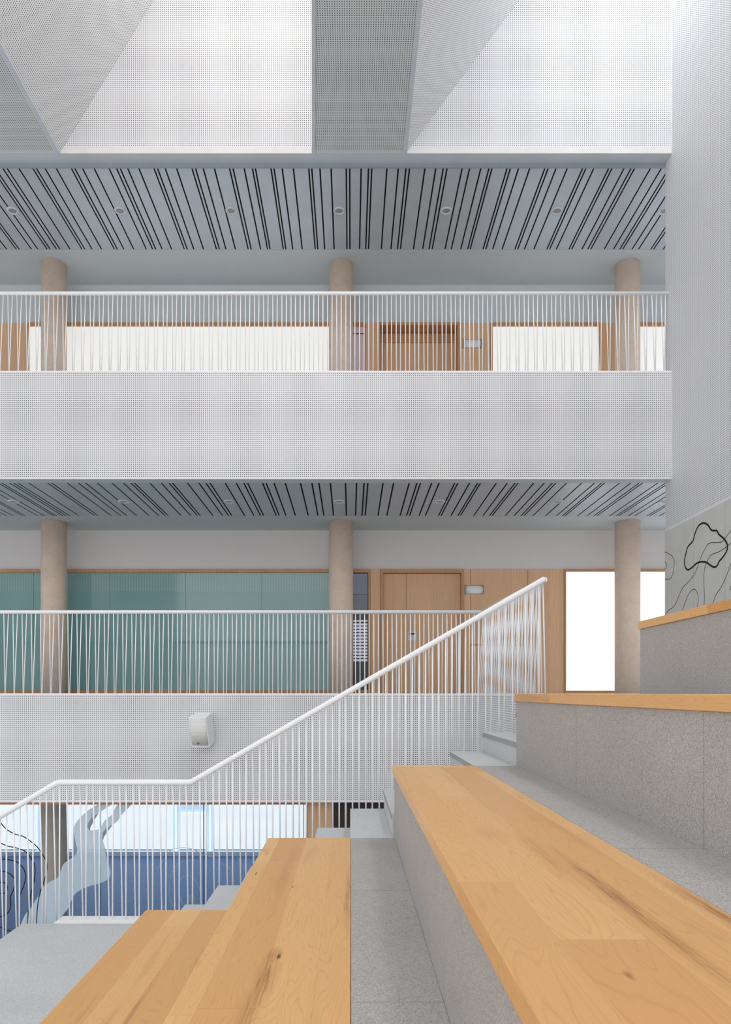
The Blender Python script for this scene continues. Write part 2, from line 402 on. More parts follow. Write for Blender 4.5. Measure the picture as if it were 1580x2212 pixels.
# ------------------------------------------------------------ structure: floors, ceilings, walls
struct('floor', box(XL, XE, -3.0, 9.6, ZG-0.2, ZG), M['stone_step'])
struct('floor', box(XL, -0.25, 9.6, 18.7, ZG-0.2, ZG), M['blue_floor'])
struct('floor', box(XL, XE, YS+0.002, YW+0.3, ZU-0.9, ZU), M['soffit'])           # upper corridor slab
struct('floor', box(XL, XE, YS+0.002, YW+0.3, -1.2, -0.004), M['soffit'])          # middle corridor slab
landing = struct('floor', box(1.662, XR-0.002, YE+0.13, YS, -1.2, -0.004), M['stone_step'])  # middle landing beside the stairs
struct('floor', box(1.7655, XR-0.006, YB+0.002, YE+0.128, -1.2, -0.005), M['stone_step'])
# balcony fronts of perforated board
fu = struct('trim_1', box(XL, XR-0.001, YF, YS, ZC1, ZU-0.022), M['perf_up'])
struct('fascia_cap', box(XL, XR-0.001, YF-0.003, YS, ZU-0.022, ZU), M['rail'], fu)
struct('fascia_soffit', box(XL, XR-0.001, YF+0.001, YS, ZC1-0.006, ZC1), M['soffit'], fu)
fm = struct('trim_2', box(XL, 1.660, YF, YS, ZC0, -0.026), M['perf_mid'])
struct('fascia_cap', box(XL, 1.660, YF-0.003, YS, -0.026, -0.004), M['rail'], fm)
fs = struct('trim_3', box(1.645, 1.661, YE+0.12, YF-0.001, ZC0, -0.026), M['perf_side'])
struct('fascia_cap', box(1.643, 1.70, YE+0.12, YF-0.004, -0.026, -0.002), M['rail'], fs)
struct('trim_4', box(1.663, XE, 9.37, YS, ZC0, -0.03), M['soffit'])
# slatted ceilings
def slat_xs(pxs, Y):
    xs = sorted((p-VX)*Y/F for p in pxs); out = []
    seq = [0.10, 0.045, 0.145, 0.10, 0.19, 0.045, 0.15, 0.10]
    x = xs[0]; i = 0
    while x > XL+0.5: x -= seq[i % 8]; i += 1; out.append(x)
    x = xs[-1]; i = 0
    while x < XE-0.4: x += seq[i % 8]; i += 1; out.append(x)
    return sorted(out+xs)
U1 = [4, 22, 73, 133, 148, 185, 233, 298, 313, 346, 396, 460, 492, 508, 540, 588, 653, 668, 701, 750, 816, 831, 864, 912, 977, 992, 1040, 1075, 1088, 1155, 1168, 1203, 1251, 1317, 1330, 1365, 1413, 1478, 1493, 1542]
U2 = [33, 47, 112, 161, 194, 209, 275, 322, 354, 370, 435, 467, 515, 550, 563, 628, 642, 677, 725, 790, 804, 838, 886, 952, 966, 1000, 1064, 1078, 1130, 1160, 1175, 1243, 1290]
L1 = [38, 55, 73, 120, 200, 218, 284, 332, 363, 413, 476, 525, 557, 572, 638, 687, 720, 735, 799, 848, 878, 895, 960, 1007, 1040, 1056, 1120, 1135, 1169, 1217, 1282, 1331, 1361, 1410, 1475, 1522]
L2 = [14, 30, 95, 140, 207, 240, 255, 303, 335, 402, 415, 465, 500, 512, 580, 627, 660, 673, 740, 785, 820, 835, 880, 945, 1000, 1030, 1043, 1107, 1155, 1190, 1205, 1270]
for (a, b, zc) in ((U1, U2, ZC2), (L1, L2, ZC1)):
    gaps = slat_xs([v*0.50633 for v in a]+[780+v*0.50633 for v in b], YS)
    mb = MB(); w = 0.0105
    for i in range(len(gaps)-1):
        if gaps[i+1]-w-(gaps[i]+w) > 0.004: mb.box(gaps[i]+w, gaps[i+1]-w, YS+0.004, YL, zc, zc+0.006)
    c = struct('ceiling', mb, M['slat'])
    struct('ceiling_void', box(XL, XE, YS+0.004, YL, zc+0.010, zc+0.03), M['plenum'], c)
    struct('ceiling', box(XL, XE, YL+0.004, YW+0.3, zc-0.001, zc+0.08), M['soffit'])
struct('ceiling', box(XL, XE, YS+0.002, 18.7, ZC0, ZC0+0.12), M['white'])
# roof edge above the upper gallery
struct('trim_5', box(XL, XR-0.001, YF+0.0005, YS, ZT, ZT+0.08), M['trim_grey'])
struct('trim_6', box(XL, XR-0.001, YS, YS+0.03, ZC2-0.018, ZT+0.05), plain('blue_grey_trim', srgb(148, 160, 170), 0.5))
# skylight wells
X1 = wx(130, YF); S1 = 0.615; X2 = wx(676, YF); X3 = wx(878.5, YF); S2 = 0.738; TOP = 10.3
struct('wall_front', box(XL, XR+0.1, YF, YF+0.1, ZT+0.0805, TOP+0.2), M['perf_well'])
struct('trim_7', box(XL, XR+0.1, YF-0.001, YF, ZT, ZT+0.081), M['white'])
h = TOP-ZT
struct('wall_left', MB().prism([(X1, ZT+0.01), (X1+S1*h, TOP), (X1+S1*h-0.1, TOP), (X1-0.1, ZT+0.01)], 'Y', -1.0, YF-0.002), M['perf_slant_a'])
struct('wall_left', MB().prism([(X3, ZT+0.01), (X3+S2*h, TOP), (X3+S2*h-0.1, TOP), (X3-0.1, ZT+0.01)], 'Y', -1.0, YF-0.002), M['perf_slant_b'])
struct('ceiling', box(XL, X1-0.05, -1.0, YF-0.003, ZT, ZT+0.03), M['perf_under'])
Yn = -1.0; xn = lambda y: (676-VX)*y/F
bm_ = MB().prism([(xn(YF)+0.03, YF-0.003), (X3-0.05, YF-0.003), (X3-0.05, Yn), (xn(Yn)+0.03, Yn)], 'Z', ZT, ZT+0.03)
struct('ceiling', bm_, M['perf_under'])
struct('wall_right', MB().prism([(xn(YF)+0.02, YF-0.003), (xn(YF)+0.06, YF-0.003), (xn(Yn)+0.06, Yn), (xn(Yn)+0.02, Yn)], 'Z', ZT+0.031, TOP), M['white'])
# edge trims of the wells
struct('trim_8', box(X1-0.05, X1+0.004, -1.0, YF-0.003, ZT-0.012, ZT+0.012), M['trim_grey'])
struct('trim_9', MB().prism([(xn(YF)-0.012, YF-0.003), (xn(YF)+0.03, YF-0.003), (xn(Yn)+0.03, Yn), (xn(Yn)-0.012, Yn)], 'Z', ZT-0.01, ZT+0.03), M['trim_grey'])
struct('trim_10', box(X3-0.05, X3+0.004, -1.0, YF-0.003, ZT-0.012, ZT+0.012), M['trim_grey'])
# right-hand wall: perforated above, drawn-on panels below
wr = struct('wall_right', box(XR, XR+0.14, -3.0, YS+0.01, 2.113, TOP+0.2), M['perf_wall'])
WP = MB(); edges = [YS+0.02, wx(0, 1) and XR*F/(1499.7-VX), XR*F/(1568-VX)]
while edges[-1] > -2.5: edges.append(edges[-1]-0.745)
wp_root = empty('wall_right', (XR, 0, 0)); wp_root['kind'] = 'structure'
for i in range(len(edges)-1):
    struct('painted_panel', box(XR-0.004, XR+0.14, edges[i+1]+0.0045, edges[i]-0.0045, ZG, 2.112), M['panelpaint'], wp_root)
struct('joint_backing', box(XR+0.02, XR+0.10, -2.5, YS, ZG, 2.11), M['gap'], wp_root)
def wallpt(cx, cy):
    px = 1300+cx*0.19444; py = 950+cy*0.19439; Y = XR*F/(px-VX); return (Y, wz(py, Y))
thick = [(1150,925),(1190,950),(1230,1005),(1285,1010),(1310,1050),(1370,1105),(1405,1170),(1395,1240),(1350,1310),(1315,1350),(1290,1400),(1255,1415),(1210,1390),(1165,1360),(1110,1357),(1060,1375),(1010,1420),(965,1445),(935,1410),(928,1340),(945,1260),(965,1190),(1020,1125),(1045,1040),(1075,970),(1110,935)]
thin = [[(708,1245),(750,1265),(790,1295),(812,1350),(805,1450),(780,1530),(745,1550),(708,1547)],
 [(708,1357),(728,1380),(725,1420),(708,1440)],
 [(690,2000),(712,1945),(750,1895),(800,1860),(840,1800),(870,1720),(915,1635),(970,1580),(1030,1505),(1070,1420),(1100,1330),(1140,1240),(1180,1170),(1230,1142),(1330,1138),(1380,1090),(1440,1015),(1500,960)],
 [(870,2000),(900,1905),(930,1820),(975,1710),(1030,1660),(1070,1700),(1080,1770),(1070,1860),(1060,1960)],
 [(1140,1960),(1145,1840),(1148,1720),(1143,1560),(1150,1440),(1175,1360),(1225,1280),(1310,1245),(1380,1200),(1440,1150),(1500,1110)],
 [(1200,1920),(1242,1815),(1280,1720),(1340,1630),(1390,1520),(1440,1390),(1480,1300)],
 [(1470,1590),(1445,1625),(1437,1650),(1450,1680)]]
mb = MB(); ribbon(mb, smooth_curve([wallpt(*p) for p in thick], True), 0.021, 'X', XR-0.0065, XR-0.003, True)
o = mb.build('drawn_outline', M['ink'], wp_root); o['kind'] = 'structure'
for c in thin:
    mb = MB(); ribbon(mb, smooth_curve([wallpt(*p) for p in c]), 0.0075, 'X', XR-0.0055, XR-0.003)
    o = mb.build('drawn_line', M['ink'], wp_root); o['kind'] = 'structure'

# ------------------------------------------------------------ back walls with their windows, doors, panels
def wallX(px): return wx(px, YW)
def Wz(py): return wz(py, YW)
def win(n, px0, px1, y_top, y_bot, mat, floor_z, mull=(), sill=0.05, head=0.058, jamb=None, left=True, right=True):
    """timber-framed glazing standing on the corridor floor"""
    x0, x1 = wallX(px0), wallX(px1); zt, zb = Wz(y_top), floor_z
    w = empty('window_%d' % n, ((x0+x1)/2, YW, zb)); w['kind'] = 'structure'
    fr = MB(); fr.box(x0, x1, YW-0.045, YW+0.06, zt-head, zt); fr.box(x0, x1, YW-0.045, YW+0.06, zb, zb+sill)
    if left: fr.box(x0, x0+0.032, YW-0.045, YW+0.06, zb+sill, zt-head)
    if right: fr.box(x1-0.032, x1, YW-0.045, YW+0.06, zb+sill, zt-head)
    struct('window_frame', fr, M['oak_trim'], w)
    g0 = x0+(0.032 if left else 0); g1 = x1-(0.032 if right else 0)
    cuts = [g0]+[wallX(p) for p in mull]+[g1]
    for a, b in zip(cuts, cuts[1:]):
        struct('pane', box(a+0.002, b-0.002, YW-0.01, YW+0.004, zb+sill, zt-head), mat, w)
    struct('pane_backing', box(g0, g1, YW+0.02, YW+0.06, zb+sill, zt-head), M['darkgrey'], w)
    return w
# middle floor -----------------------------------------------------------
mw = struct('wall_back', box(XL, XE, YW, YW+0.25, Wz(1229.5), ZC1), M['wall'])
win(1, -330, 738, 1230, 1497, M['teal'], -0.004, mull=(-95, 73, 238, 402, 566), right=False)
w2 = win(2, 738, 800, 1230, 1497, M['darkgrey'], -0.004, left=False, sill=0.06)
gl = MB()
for i in range(22): gl.box(wallX(742)+0.004, wallX(795)-0.004, YW-0.014, YW-0.011, Wz(1241+0.0)-0.002-0, Wz(1241)-0.001)
lb = MB(); xa, xb = wallX(745), wallX(794)
y = 1347
while y < 1428:
    lb.box(xa, xb, YW-0.03, YW-0.014, Wz(y+4.6), Wz(y)); y += 7.0
lb.box(xa, xb, YW-0.03, YW-0.014, Wz(1343), Wz(1340))
tag(lb.build('louvre_blind', M['louvre']), 'small blue-grey louvre blind in the narrow window beside the middle column', 'blind')
struct('reflected_strip', box(xa, xb, YW-0.016, YW-0.012, Wz(1284), Wz(1240)), plain('dusk_blue_reflection', srgb(96, 110, 140), 0.1), w2)  # reflected bands laid over the pane as flat coloured strips
struct('reflected_strip', box(xa, xb, YW-0.016, YW-0.012, Wz(1322), Wz(1285)), plain('slate_reflection', srgb(84, 100, 110), 0.1), w2)
win(3, 1218, 1475+200, 1230, 1496, M['bright_glass'], -0.004, mull=(1500,), sill=0.045, head=0.045, right=False)
win(4, -120, -119, 1230, 1497, M['teal'], -0.004) if False else None

def wood_panels(z_floor, cuts, y_top, hatch=None):
    for a, b in cuts:
        o = struct('wall_back', box(wallX(a)+0.0035, wallX(b)-0.0035, YW-0.03, YW+0.05, z_floor, Wz(y_top)), M['oak'])
    struct('wall_back', box(wallX(cuts[0][0]), wallX(cuts[-1][1]), YW+0.051, YW+0.1, z_floor, Wz(y_top)), M['gap'])
wood_panels(-0.004, [(800, 822)], 1230)
wood_panels(-0.004, [(1002, 1017), (1140, 1218)], 1230)
zf = -0.004
struct('wall_back', box(wallX(1017)+0.0035, wallX(1140)-0.0035, YW-0.03, YW+0.05, Wz(1392.5), Wz(1230)), M['oak'])
struct('wall_back', box(wallX(1017)+0.0035, wallX(1140)-0.0035, YW-0.03, YW+0.05, zf, Wz(1394)), M['oak'])
struct('wall_back', box(wallX(1016), wallX(1141), YW+0.051, YW+0.1, zf, Wz(1230)), M['gap'])
def door(n, px0, px1, y_top, floor_z, split, inner_top, handle=None, deep=0.10):
    x0, x1 = wallX(px0), wallX(px1); zt = Wz(y_top); zi = Wz(inner_top)
    d = empty('door_%d' % n, ((x0+x1)/2, YW, floor_z)); d['kind'] = 'structure'
    fr = MB(); fr.box(x0, x0+0.045, YW-0.05, YW+deep+0.08, floor_z, zt); fr.box(x1-0.045, x1, YW-0.05, YW+deep+0.08, floor_z, zt)
    fr.box(x0+0.045, x1-0.045, YW-0.05, YW+deep+0.08, zi, zt)
    struct('door_frame', fr, M['oak_trim'], d)
    xs = wallX(split); yd = YW+deep-0.05
    struct('door_leaf', box(x0+0.048, xs-0.003, yd, yd+0.045, floor_z+0.005, zi-0.004), M['oak_dark'], d)
    leaf = struct('door_leaf', box(xs+0.003, x1-0.048, yd, yd+0.045, floor_z+0.005, zi-0.004), M['oak_dark'], d)
    struct('door_backing', box(x0+0.045, x1-0.045, yd+0.046, yd+0.09, floor_z, zi), M['gap'], d)
    if handle:
        hx, hz = wallX(handle[0]), Wz(handle[1])
        hp = struct('handle_plate', box(hx-0.078, hx+0.078, yd-0.006, yd-0.0005, hz-0.078, hz+0.078), M['steel'], leaf)
        hb = MB().box(hx-0.05, hx-0.028, yd-0.045, yd-0.006, hz+0.03, hz+0.048).box(hx-0.05, hx+0.05, yd-0.05, yd-0.036, hz+0.028, hz+0.05)
        struct('handle', hb, M['dark'], leaf)
    return d
door(1, 822, 1002, 1230, -0.004, 878.5, 1238, handle=(892, 1373.5))
# upper floor ------------------------------------------------------------
struct('wall_back', box(XL, XE, YW, YW+0.25, Wz(698.5), ZC2), plain('cool_wall_paint', srgb(200, 206, 209), 0.8, var=0.02))
wood_panels(ZU, [(-60, 60)], 699)
win(5, 60, 738, 699, 0, M['cream_glass'], ZU, right=False)
w6 = win(6, 738, 789.5, 699, 0, M['pinkwall'], ZU, left=False, right=False)
struct('transom_bar', box(wallX(750), wallX(789), YW-0.02, YW-0.011, Wz(722.5), Wz(721)), M['gap'], w6)
wood_panels(ZU, [(789.5, 816)], 699)
door(2, 816, 994, 699, ZU, 880, 705, deep=0.30)
struct('door_lintel', box(wallX(823), wallX(986), YW+0.225, YW+0.248, Wz(723)-0.02, Wz(706)-0.002), M['oak_trim'], bpy.data.objects['door_2'])
wood_panels(ZU, [(994, 1060)], 699)
win(7, 1060, 1297, 699, 0, M['cream_glass'], ZU)
wood_panels(ZU, [(1297, 1370)], 699)
win(8, 1370, 1640, 699, 0, M['cream_glass'], ZU, right=False)
# sign plates
for (x0, x1, y0, y1, lab) in ((1005, 1044, 1264, 1285, 'blank curved aluminium sign plate beside the lower timber door'), (1000, 1039.5, 734, 755, 'blank curved aluminium sign plate beside the upper timber door')):
    cx, cz = wallX((x0+x1)/2), Wz((y0+y1)/2); w = (x1-x0)/2*YW/F; hh = (y1-y0)/2*YW/F
    s = empty('sign_plate', (cx, YW-0.03, cz)); tag(s, lab, 'sign', 'door sign plates')
    n = 8; poly = [(YW-0.032-0.026*math.sin(math.pi*i/n), cz-hh+0.006+(2*hh-0.012)*i/n) for i in range(n+1)]
    MB().prism(poly, 'X', cx-w+0.012, cx+w-0.012, True).build('plate', M['sign'], s)
    for sx in (-1, 1):
        MB().box(min(cx+sx*w, cx+sx*(w-0.006)), max(cx+sx*w, cx+sx*(w-0.006)), YW-0.058, YW-0.0305, cz-hh, cz+hh).build('end_cap', M['steel'], s)

# ------------------------------------------------------------ ground-floor room behind the glass
YG = 9.62
gx = lambda px: wx(px, YG); gz = lambda py: wz(py, YG)
struct('trim_11', box(XL, gx(661), YG-0.05, YG+0.05, ZC0-0.055, ZC0-0.002), M['oak_trim'])
struct('wall_front', box(gx(665), gx(690), YG-0.03, YG+0.08, ZG, ZC0-0.001), M['oak'])
struct('wall_front', box(gx(690.6), gx(717.5), YG-0.03, YG+0.08, ZG, ZC0-0.001), M['oak'])
struct('wall_front', box(gx(718), gx(745), YG+0.0, YG+0.08, ZG, ZC0-0.001), M['dark'])
struct('wall_front', box(gx(745.4), gx(960), YG+0.02, YG+0.1, gz(1776), ZC0-0.001), M['dark'])
struct('wall_front', box(gx(745.4), gx(960), YG+0.02, YG+0.1, ZG, gz(1777.2)), M['dark'])
struct('trim_12', box(gx(661), gx(664.5), YG-0.05, YG+0.02, ZG, ZC0-0.001), M['rail'])
YR = 18.6
rx = lambda px: wx(px, YR); rz = lambda py: wz(py, YR)
struct('wall_back', box(XL, -0.3, YR+0.1, YR+0.3, ZG, ZC0), M['wall'])
struct('wall_right', box(-0.40, -0.27, YG+0.1, YR+0.1, ZG, ZC0), M['white'])
struct('wall_left', box(XL-0.1, XL, 9.5, YR+0.3, ZG, ZC0), M['white'])
struct('baseboard_back', box(XL, -0.41, YR-0.05, YR+0.1, ZG, rz(1839)), M['rail'])
n = 9
for (a, b, lab) in ((-60, 80, 'pale roller blind lit from outside, left of the ground-floor column'), (118, 372, 'wide glowing roller blind right of the ground-floor column'),
                    (388, 446, 'narrow roller blind between the two wide ones on the ground floor'), (462, 700, 'wide glowing roller blind nearest the timber post on the ground floor')):
    x0, x1 = rx(a), rx(b)
    w = empty('window_%d' % n, ((x0+x1)/2, YR, ZG)); w['kind'] = 'structure'; n += 1
    ff = MB(); e = 0.12
    ff.box(x0-e, x0, YR, YR+0.08, rz(1838.5), ZC0-0.01); ff.box(x1, x1+e, YR, YR+0.08, rz(1838.5), ZC0-0.01)
    struct('window_frame', ff, M['bluelight'], w)
    struct('pane', box(x0, x1, YR+0.04, YR+0.06, rz(1838.5), ZC0-0.01), M['bluelight'], w)
    r = empty('roller_blind', ((x0+x1)/2, YR-0.03, ZC0-0.05)); tag(r, lab, 'blind', 'ground-floor roller blinds')
    box(x0, x1, YR-0.03, YR-0.025, rz(1834), ZC0-0.06 if b != 446 else rz(1757)).build('blind_cloth', M['blind'], r)
    box(x0, x1, YR-0.04, YR-0.015, rz(1836.5), rz(1834)).build('bottom_bar', M['trim_grey'], r)
    MB().tube([(x0, YR-0.03, ZC0-0.05), (x1, YR-0.03, ZC0-0.05)], 0.03).build('roller', M['rail'], r)
# glass screen, four panes with printed film
pane_px = [(-560, -9), (-9, 217), (217, 440.5), (440.5, 657)]
labs = ['clear glass pane at the far left of the ground-floor screen', 'clear glass pane printed with black contour lines and a pale blue film edge', 'clear glass pane with the two-armed pale blue film shape', 'clear glass pane beside the timber post with thin green loops']
gp = []
for (a, b), lab in zip(pane_px, labs):
    x0, x1 = gx(a)+0.004, gx(b)-0.004
    g = empty('glass_pane', ((x0+x1)/2, YG, ZG)); tag(g, lab, 'glass pane', 'ground-floor glass screen')
    box(x0+0.003, x1-0.003, YG-0.006, YG+0.006, ZG+0.002, ZC0-0.056).build('sheet', M['glass'], g)
    box(x1-0.003, x1+0.0065, YG-0.006, YG+0.006, ZG+0.002, ZC0-0.056).build('polished_edge', M['glass_edge'], g)
    gp.append(g)
c7 = lambda x, y: (gx(x*0.25316), gz(1680+y*0.25316)); c8 = lambda x, y: (gx(350+x*0.28481), gz(1680+y*0.28481))
blob = [(850,225),(740,290),(660,370),(628,440),(635,520),(658,590),(652,650),(600,695),(545,735),(522,790),(495,850),(430,885),(375,930),(320,1020),(270,1110),(215,1170),(175,1260),(100,1400),
        (400,1400),(480,1240),(540,1170),(590,1100),(628,1010),(690,955),(780,920),(880,890),(935,850),(945,790),(920,720),(905,620),(880,540),(880,465),(930,420),(1000,375),(1045,310),(1120,225),
        (1010,225),(960,310),(900,360),(860,420),(830,445),(780,455),(750,425),(757,380),(800,330),(860,290),(950,225)]
poly = smooth_curve([c7(*p) for p in blob], True, 4)
poly = [(x, min(z, ZC0-0.06)) for x, z in poly]
def film_part(pane, cut_x, keep_left):
    fb = bmesh.new(); vs = [fb.verts.new((x, YG-0.0085, z)) for x, z in poly]; fc = fb.faces.new(vs)
    bmesh.ops.triangulate(fb, faces=[fc])
    bmesh.ops.bisect_plane(fb, geom=fb.verts[:]+fb.edges[:]+fb.faces[:], plane_co=(cut_x, 0, 0), plane_no=(1 if keep_left else -1, 0, 0), clear_outer=True)
    ex = bmesh.ops.extrude_face_region(fb, geom=fb.faces[:]); bmesh.ops.translate(fb, verts=[v for v in ex['geom'] if isinstance(v, bmesh.types.BMVert)], vec=(0, 0.0015, 0))
    bmesh.ops.recalc_face_normals(fb, faces=fb.faces); me = bpy.data.meshes.new('printed_film'); fb.to_mesh(me); fb.free(); me.materials.append(M['film'])
    o = bpy.data.objects.new('printed_film', me); COL.objects.link(o); o.parent = pane; o.location = -world_loc(pane); o['label'] = 'pale blue translucent film shape'
film_part(gp[1], gx(217)-0.002, True); film_part(gp[2], gx(217)+0.002, False)
for c in [[(-28,340),(0,375),(60,440),(130,480),(200,500),(260,540),(320,590),(365,655),(400,720),(400,800),(375,890),(345,980),(325,1080),(315,1240),(330,1400)],
          [(-28,535),(0,550),(60,580),(150,600),(220,630),(270,690),(300,760),(295,870),(270,970),(250,1100),(235,1240),(230,1400)],
          [(-28,698),(0,695),(80,700),(150,720),(200,770),(222,840),(205,920),(175,1000),(170,1080),(165,1230),(160,1400)],
          [(-28,798),(0,795),(60,805),(110,840),(132,890),(115,960),(90,1020),(95,1090),(70,1150),(20,1180),(-28,1186)],
          [(-28,886),(0,890),(50,900),(65,940),(45,980),(0,985),(-28,982)], [(-28,1250),(0,1270),(60,1300),(100,1310),(150,1360)]]:
    mb = MB(); ribbon(mb, smooth_curve([c7(*p) for p in c]), 0.0125, 'Y', YG-0.009, YG-0.0065); mb.build('contour_line', M['ink'], gp[1])
for c in [[(-40,700),(30,600),(70,550),(150,530),(230,540),(300,575),(370,598),(430,585),(500,572),(560,590),(610,660),(655,730),(700,800)],
          [(130,1060),(100,1000),(60,900),(65,760),(110,670),(200,625),(300,640)], [(210,1040),(170,970),(130,870),(140,780),(190,740),(250,770),(290,850),(300,900)],
          [(235,880),(250,920),(245,950),(220,930),(215,890),(235,880)], [(440,640),(520,690),(545,760),(540,850)], [(0,960),(50,1020)]]:
    mb = MB(); ribbon(mb, smooth_curve([c8(*p) for p in c]), 0.007, 'Y', YG-0.009, YG-0.0065); mb.build('loop_line', M['green_ink'], gp[3])

# ------------------------------------------------------------ concrete columns
COLX = (-4.79, -0.157, 4.468)
def column(x, y, z0, z1, r, lab, grp):
    n = 40; poly = [(x+r*math.cos(2*math.pi*i/n), y+r*math.sin(2*math.pi*i/n)) for i in range(n)]
    o = MB().prism(poly, 'Z', z0, z1, True).build('concrete_column', M['column'], at=(x, y, z0)); tag(o, lab, 'column', grp)
side = ('left', 'middle', 'right')
for i, x in enumerate(COLX):
    column(x, 11.8, ZU, ZC2-0.002, 0.195, 'round pinkish concrete column on the upper gallery, %s one of three' % side[i], 'gallery columns')
for i, x in enumerate(COLX):
    column(x, 11.8, -0.004, ZC1-0.002, 0.197, 'round pinkish concrete column on the middle floor, %s one of three' % side[i], 'middle-floor columns')
column(COLX[0], 11.8, ZG, ZC0, 0.20, 'round concrete column behind the ground-floor glass screen', 'ground-floor columns')

# ------------------------------------------------------------ downlights
def make_light(x, y, z):
    e = empty('downlight', (x, y, z)); n = 28; mb = MB()
    k = 0; prof = [(0.085, 0.0), (0.082, -0.012), (0.062, -0.014), (0.052, -0.004), (0.052, 0.02), (0.085, 0.02)]
    for r, zz in prof:
        for q in range(n): t = 2*math.pi*q/n; mb.v.append((x+r*math.cos(t), y+r*math.sin(t), z+zz))
    m = len(prof)
    for i in range(m):
        for q in range(n):
            a = i*n+q; b = i*n+(q+1) % n; c = ((i+1) % m)*n+(q+1) % n; d = ((i+1) % m)*n+q
            mb.f.append((a, b, c, d)); mb.sm.append(True)
    mb.build('trim_ring', M['lamp_ring'], e, at=(x, y, z))
    poly = [(x+0.0515*math.cos(2*math.pi*i/n), y+0.0515*math.sin(2*math.pi*i/n)) for i in range(n)]
    MB().prism(poly, 'Z', z-0.003, z+0.005).build('lens', M['lens'], e, at=(x, y, z))
    return e
def copy_tree(o, loc):
    c = o.copy(); COL.objects.link(c); c.location = loc
    for ch in o.children:
        d = ch.copy(); COL.objects.link(d); d.parent = c; d.matrix_parent_inverse = ch.matrix_parent_inverse.copy()
    return c
ordn = ('first', 'second', 'third', 'fourth', 'fifth', 'sixth', 'seventh')
proto = None
for z, y, pxs, nm in ((ZC2, ZC2*F/(VY-455), (28, 260, 500, 733, 965, 1204, 1435), 'upper'), (ZC1, ZC1*F/(VY-1083), (30, 268, 495, 733, 950, 1205, 1437), 'lower')):
    for i, p in enumerate(pxs):
        loc = (wx(p, y), y, z)
        if proto is None: e = proto = make_light(*loc)
        else: e = copy_tree(proto, loc)
        tag(e, 'unlit round recessed downlight, %s from the left in the %s slatted ceiling' % (ordn[i], nm), 'downlight', 'downlights in the %s slatted ceiling' % nm)

# ------------------------------------------------------------ tiered seating
def ZK(k): return -0.006+0.4975*k
tiers = {1: (0, XR-0.03), 0: (0, 1.998), -1: (0, 1.144), -2: (0, 0.301), -3: (0, -0.556)}
WX = {1: (1.985, 2.555), 0: (1.131, 1.705), -1: (0.288, 0.863), -2: (-0.569, 0.0), -3: (-1.4126, -0.84)}
tl = {1: 'topmost speckled granite seating tier against the panelled wall', 0: 'speckled granite seating tier at eye level, upper right', -1: 'speckled granite seating tier under the long foreground bench top',
      -2: 'speckled granite seating tier with a walkway strip in the lower centre', -3: 'lowest speckled granite seating tier beside the landing'}
wlb = {1: 'maple bench top on the highest tier, seen only as a rising edge', 0: 'maple bench top at eye level, seen only as its front edge', -1: 'long maple bench top filling the right foreground',
       -2: 'maple bench top in the centre foreground with a dark knot', -3: 'lowest maple bench top at the lower left'}
Y0 = -2.2
for k, (xa, xb) in tiers.items():
    z = ZK(k); w0, w1 = WX[k]; t = 0.052
    xa = w0+0.014; zb = z-0.62 if k > -3 else ZG
    prof = [(xa, zb), (xb, zb), (xb, z), (w1+0.0015, z), (w1+0.0015, z-t-0.001), (xa, z-t-0.001)]
    tag(MB().prism(prof, 'Y', Y0, YB).build('seating_tier', M['stone']), tl[k], 'seating tier', 'granite seating tiers')
    o = box(w0, w1, Y0, YB, z-t, z+0.0015).build('bench_top', M['maple%d' % (k+3)], bevel=0.003)
    tag(o, wlb[k], 'bench', 'maple bench tops')
# staircase alongside, between the tiers and the railing
st = empty('staircase', (0, (YB+YE)/2, ZG)); tag(st, 'grey granite staircase rising to the right past the bench ends', 'staircase')
for j in range(0, 12):
    xa = XS(j); xb = XS(j-1) if j > 0 else 1.76; z = ZJ(j)
    s = box(xa+0.004, xb+0.004, YB+0.002, YE, z-RISE-0.06, z-0.04).build('step', M['stone_step'], st)
    o = box(xa, xb+0.004, YB+0.002, YE+0.002, z-0.04, z).build('tread', M['stone_step'], s, bevel=0.002)
    if True:
        box(xa-0.0015, xa, YB+0.002, YE, z-0.04, z-0.003).build('nosing', M['stone_nose'], s)
zl = ZJ(12); xl = -2.845
l = box(xl, XS(11)+0.004, Y0, YE, zl-0.25, zl).build('landing', M['stone_step'], st, bevel=0.002)
for j in range(13, 17):
    xa = xl-RUN*(j-12); xb = xl-RUN*(j-13); z = ZJ(j)
    box(xa, xb, Y0, YE, z-RISE-0.06, z).build('step', M['stone_step'], st, bevel=0.002)

# ------------------------------------------------------------ railings
def rod_mesh(name, dx, dy, dz, r=0.0066):
    mb = MB(); mb.tube([(0, 0, 0), (dx, dy, dz)], r, 8); o = mb.build(name, M['rail']); me = o.data; bpy.data.objects.remove(o); return me
def add_rod(parent, me, loc, name='baluster'):
    o = bpy.data.objects.new(name, me); o.parent = parent; o.location = Vector(loc)-world_loc(parent); COL.objects.link(o); return o
SP = 0.05935
def balcony_rail(xend, zfloor, lab, zr, from_wall):
    root = empty('railing', (0, 9.5, zfloor)); tag(root, lab, 'railing')
    MB().tube([(XL, 9.5, zr), (xend, 9.5, zr)], 0.024, 16).build('handrail', M['rail'], root)
    ma = rod_mesh('baluster', 0, 9.53-9.5, zfloor-zr+0.02); mbb = rod_mesh('baluster', 0, 9.412-9.5, zfloor-zr+0.02)
    rest = MB(); i = 0; x = xend-0.035
    while x > XL+0.3:
        odd = i % 2
        if i < 100: add_rod(root, mbb if odd else ma, (x, 9.5, zr-0.02))
        else: rest.tube([(x, 9.5, zr-0.02), (x, 9.412 if odd else 9.53, zfloor)], 0.0066, 8)
        x -= SP; i += 1
    s = rest.build('balusters', M['rail'], root); s['kind'] = 'stuff'
    return root
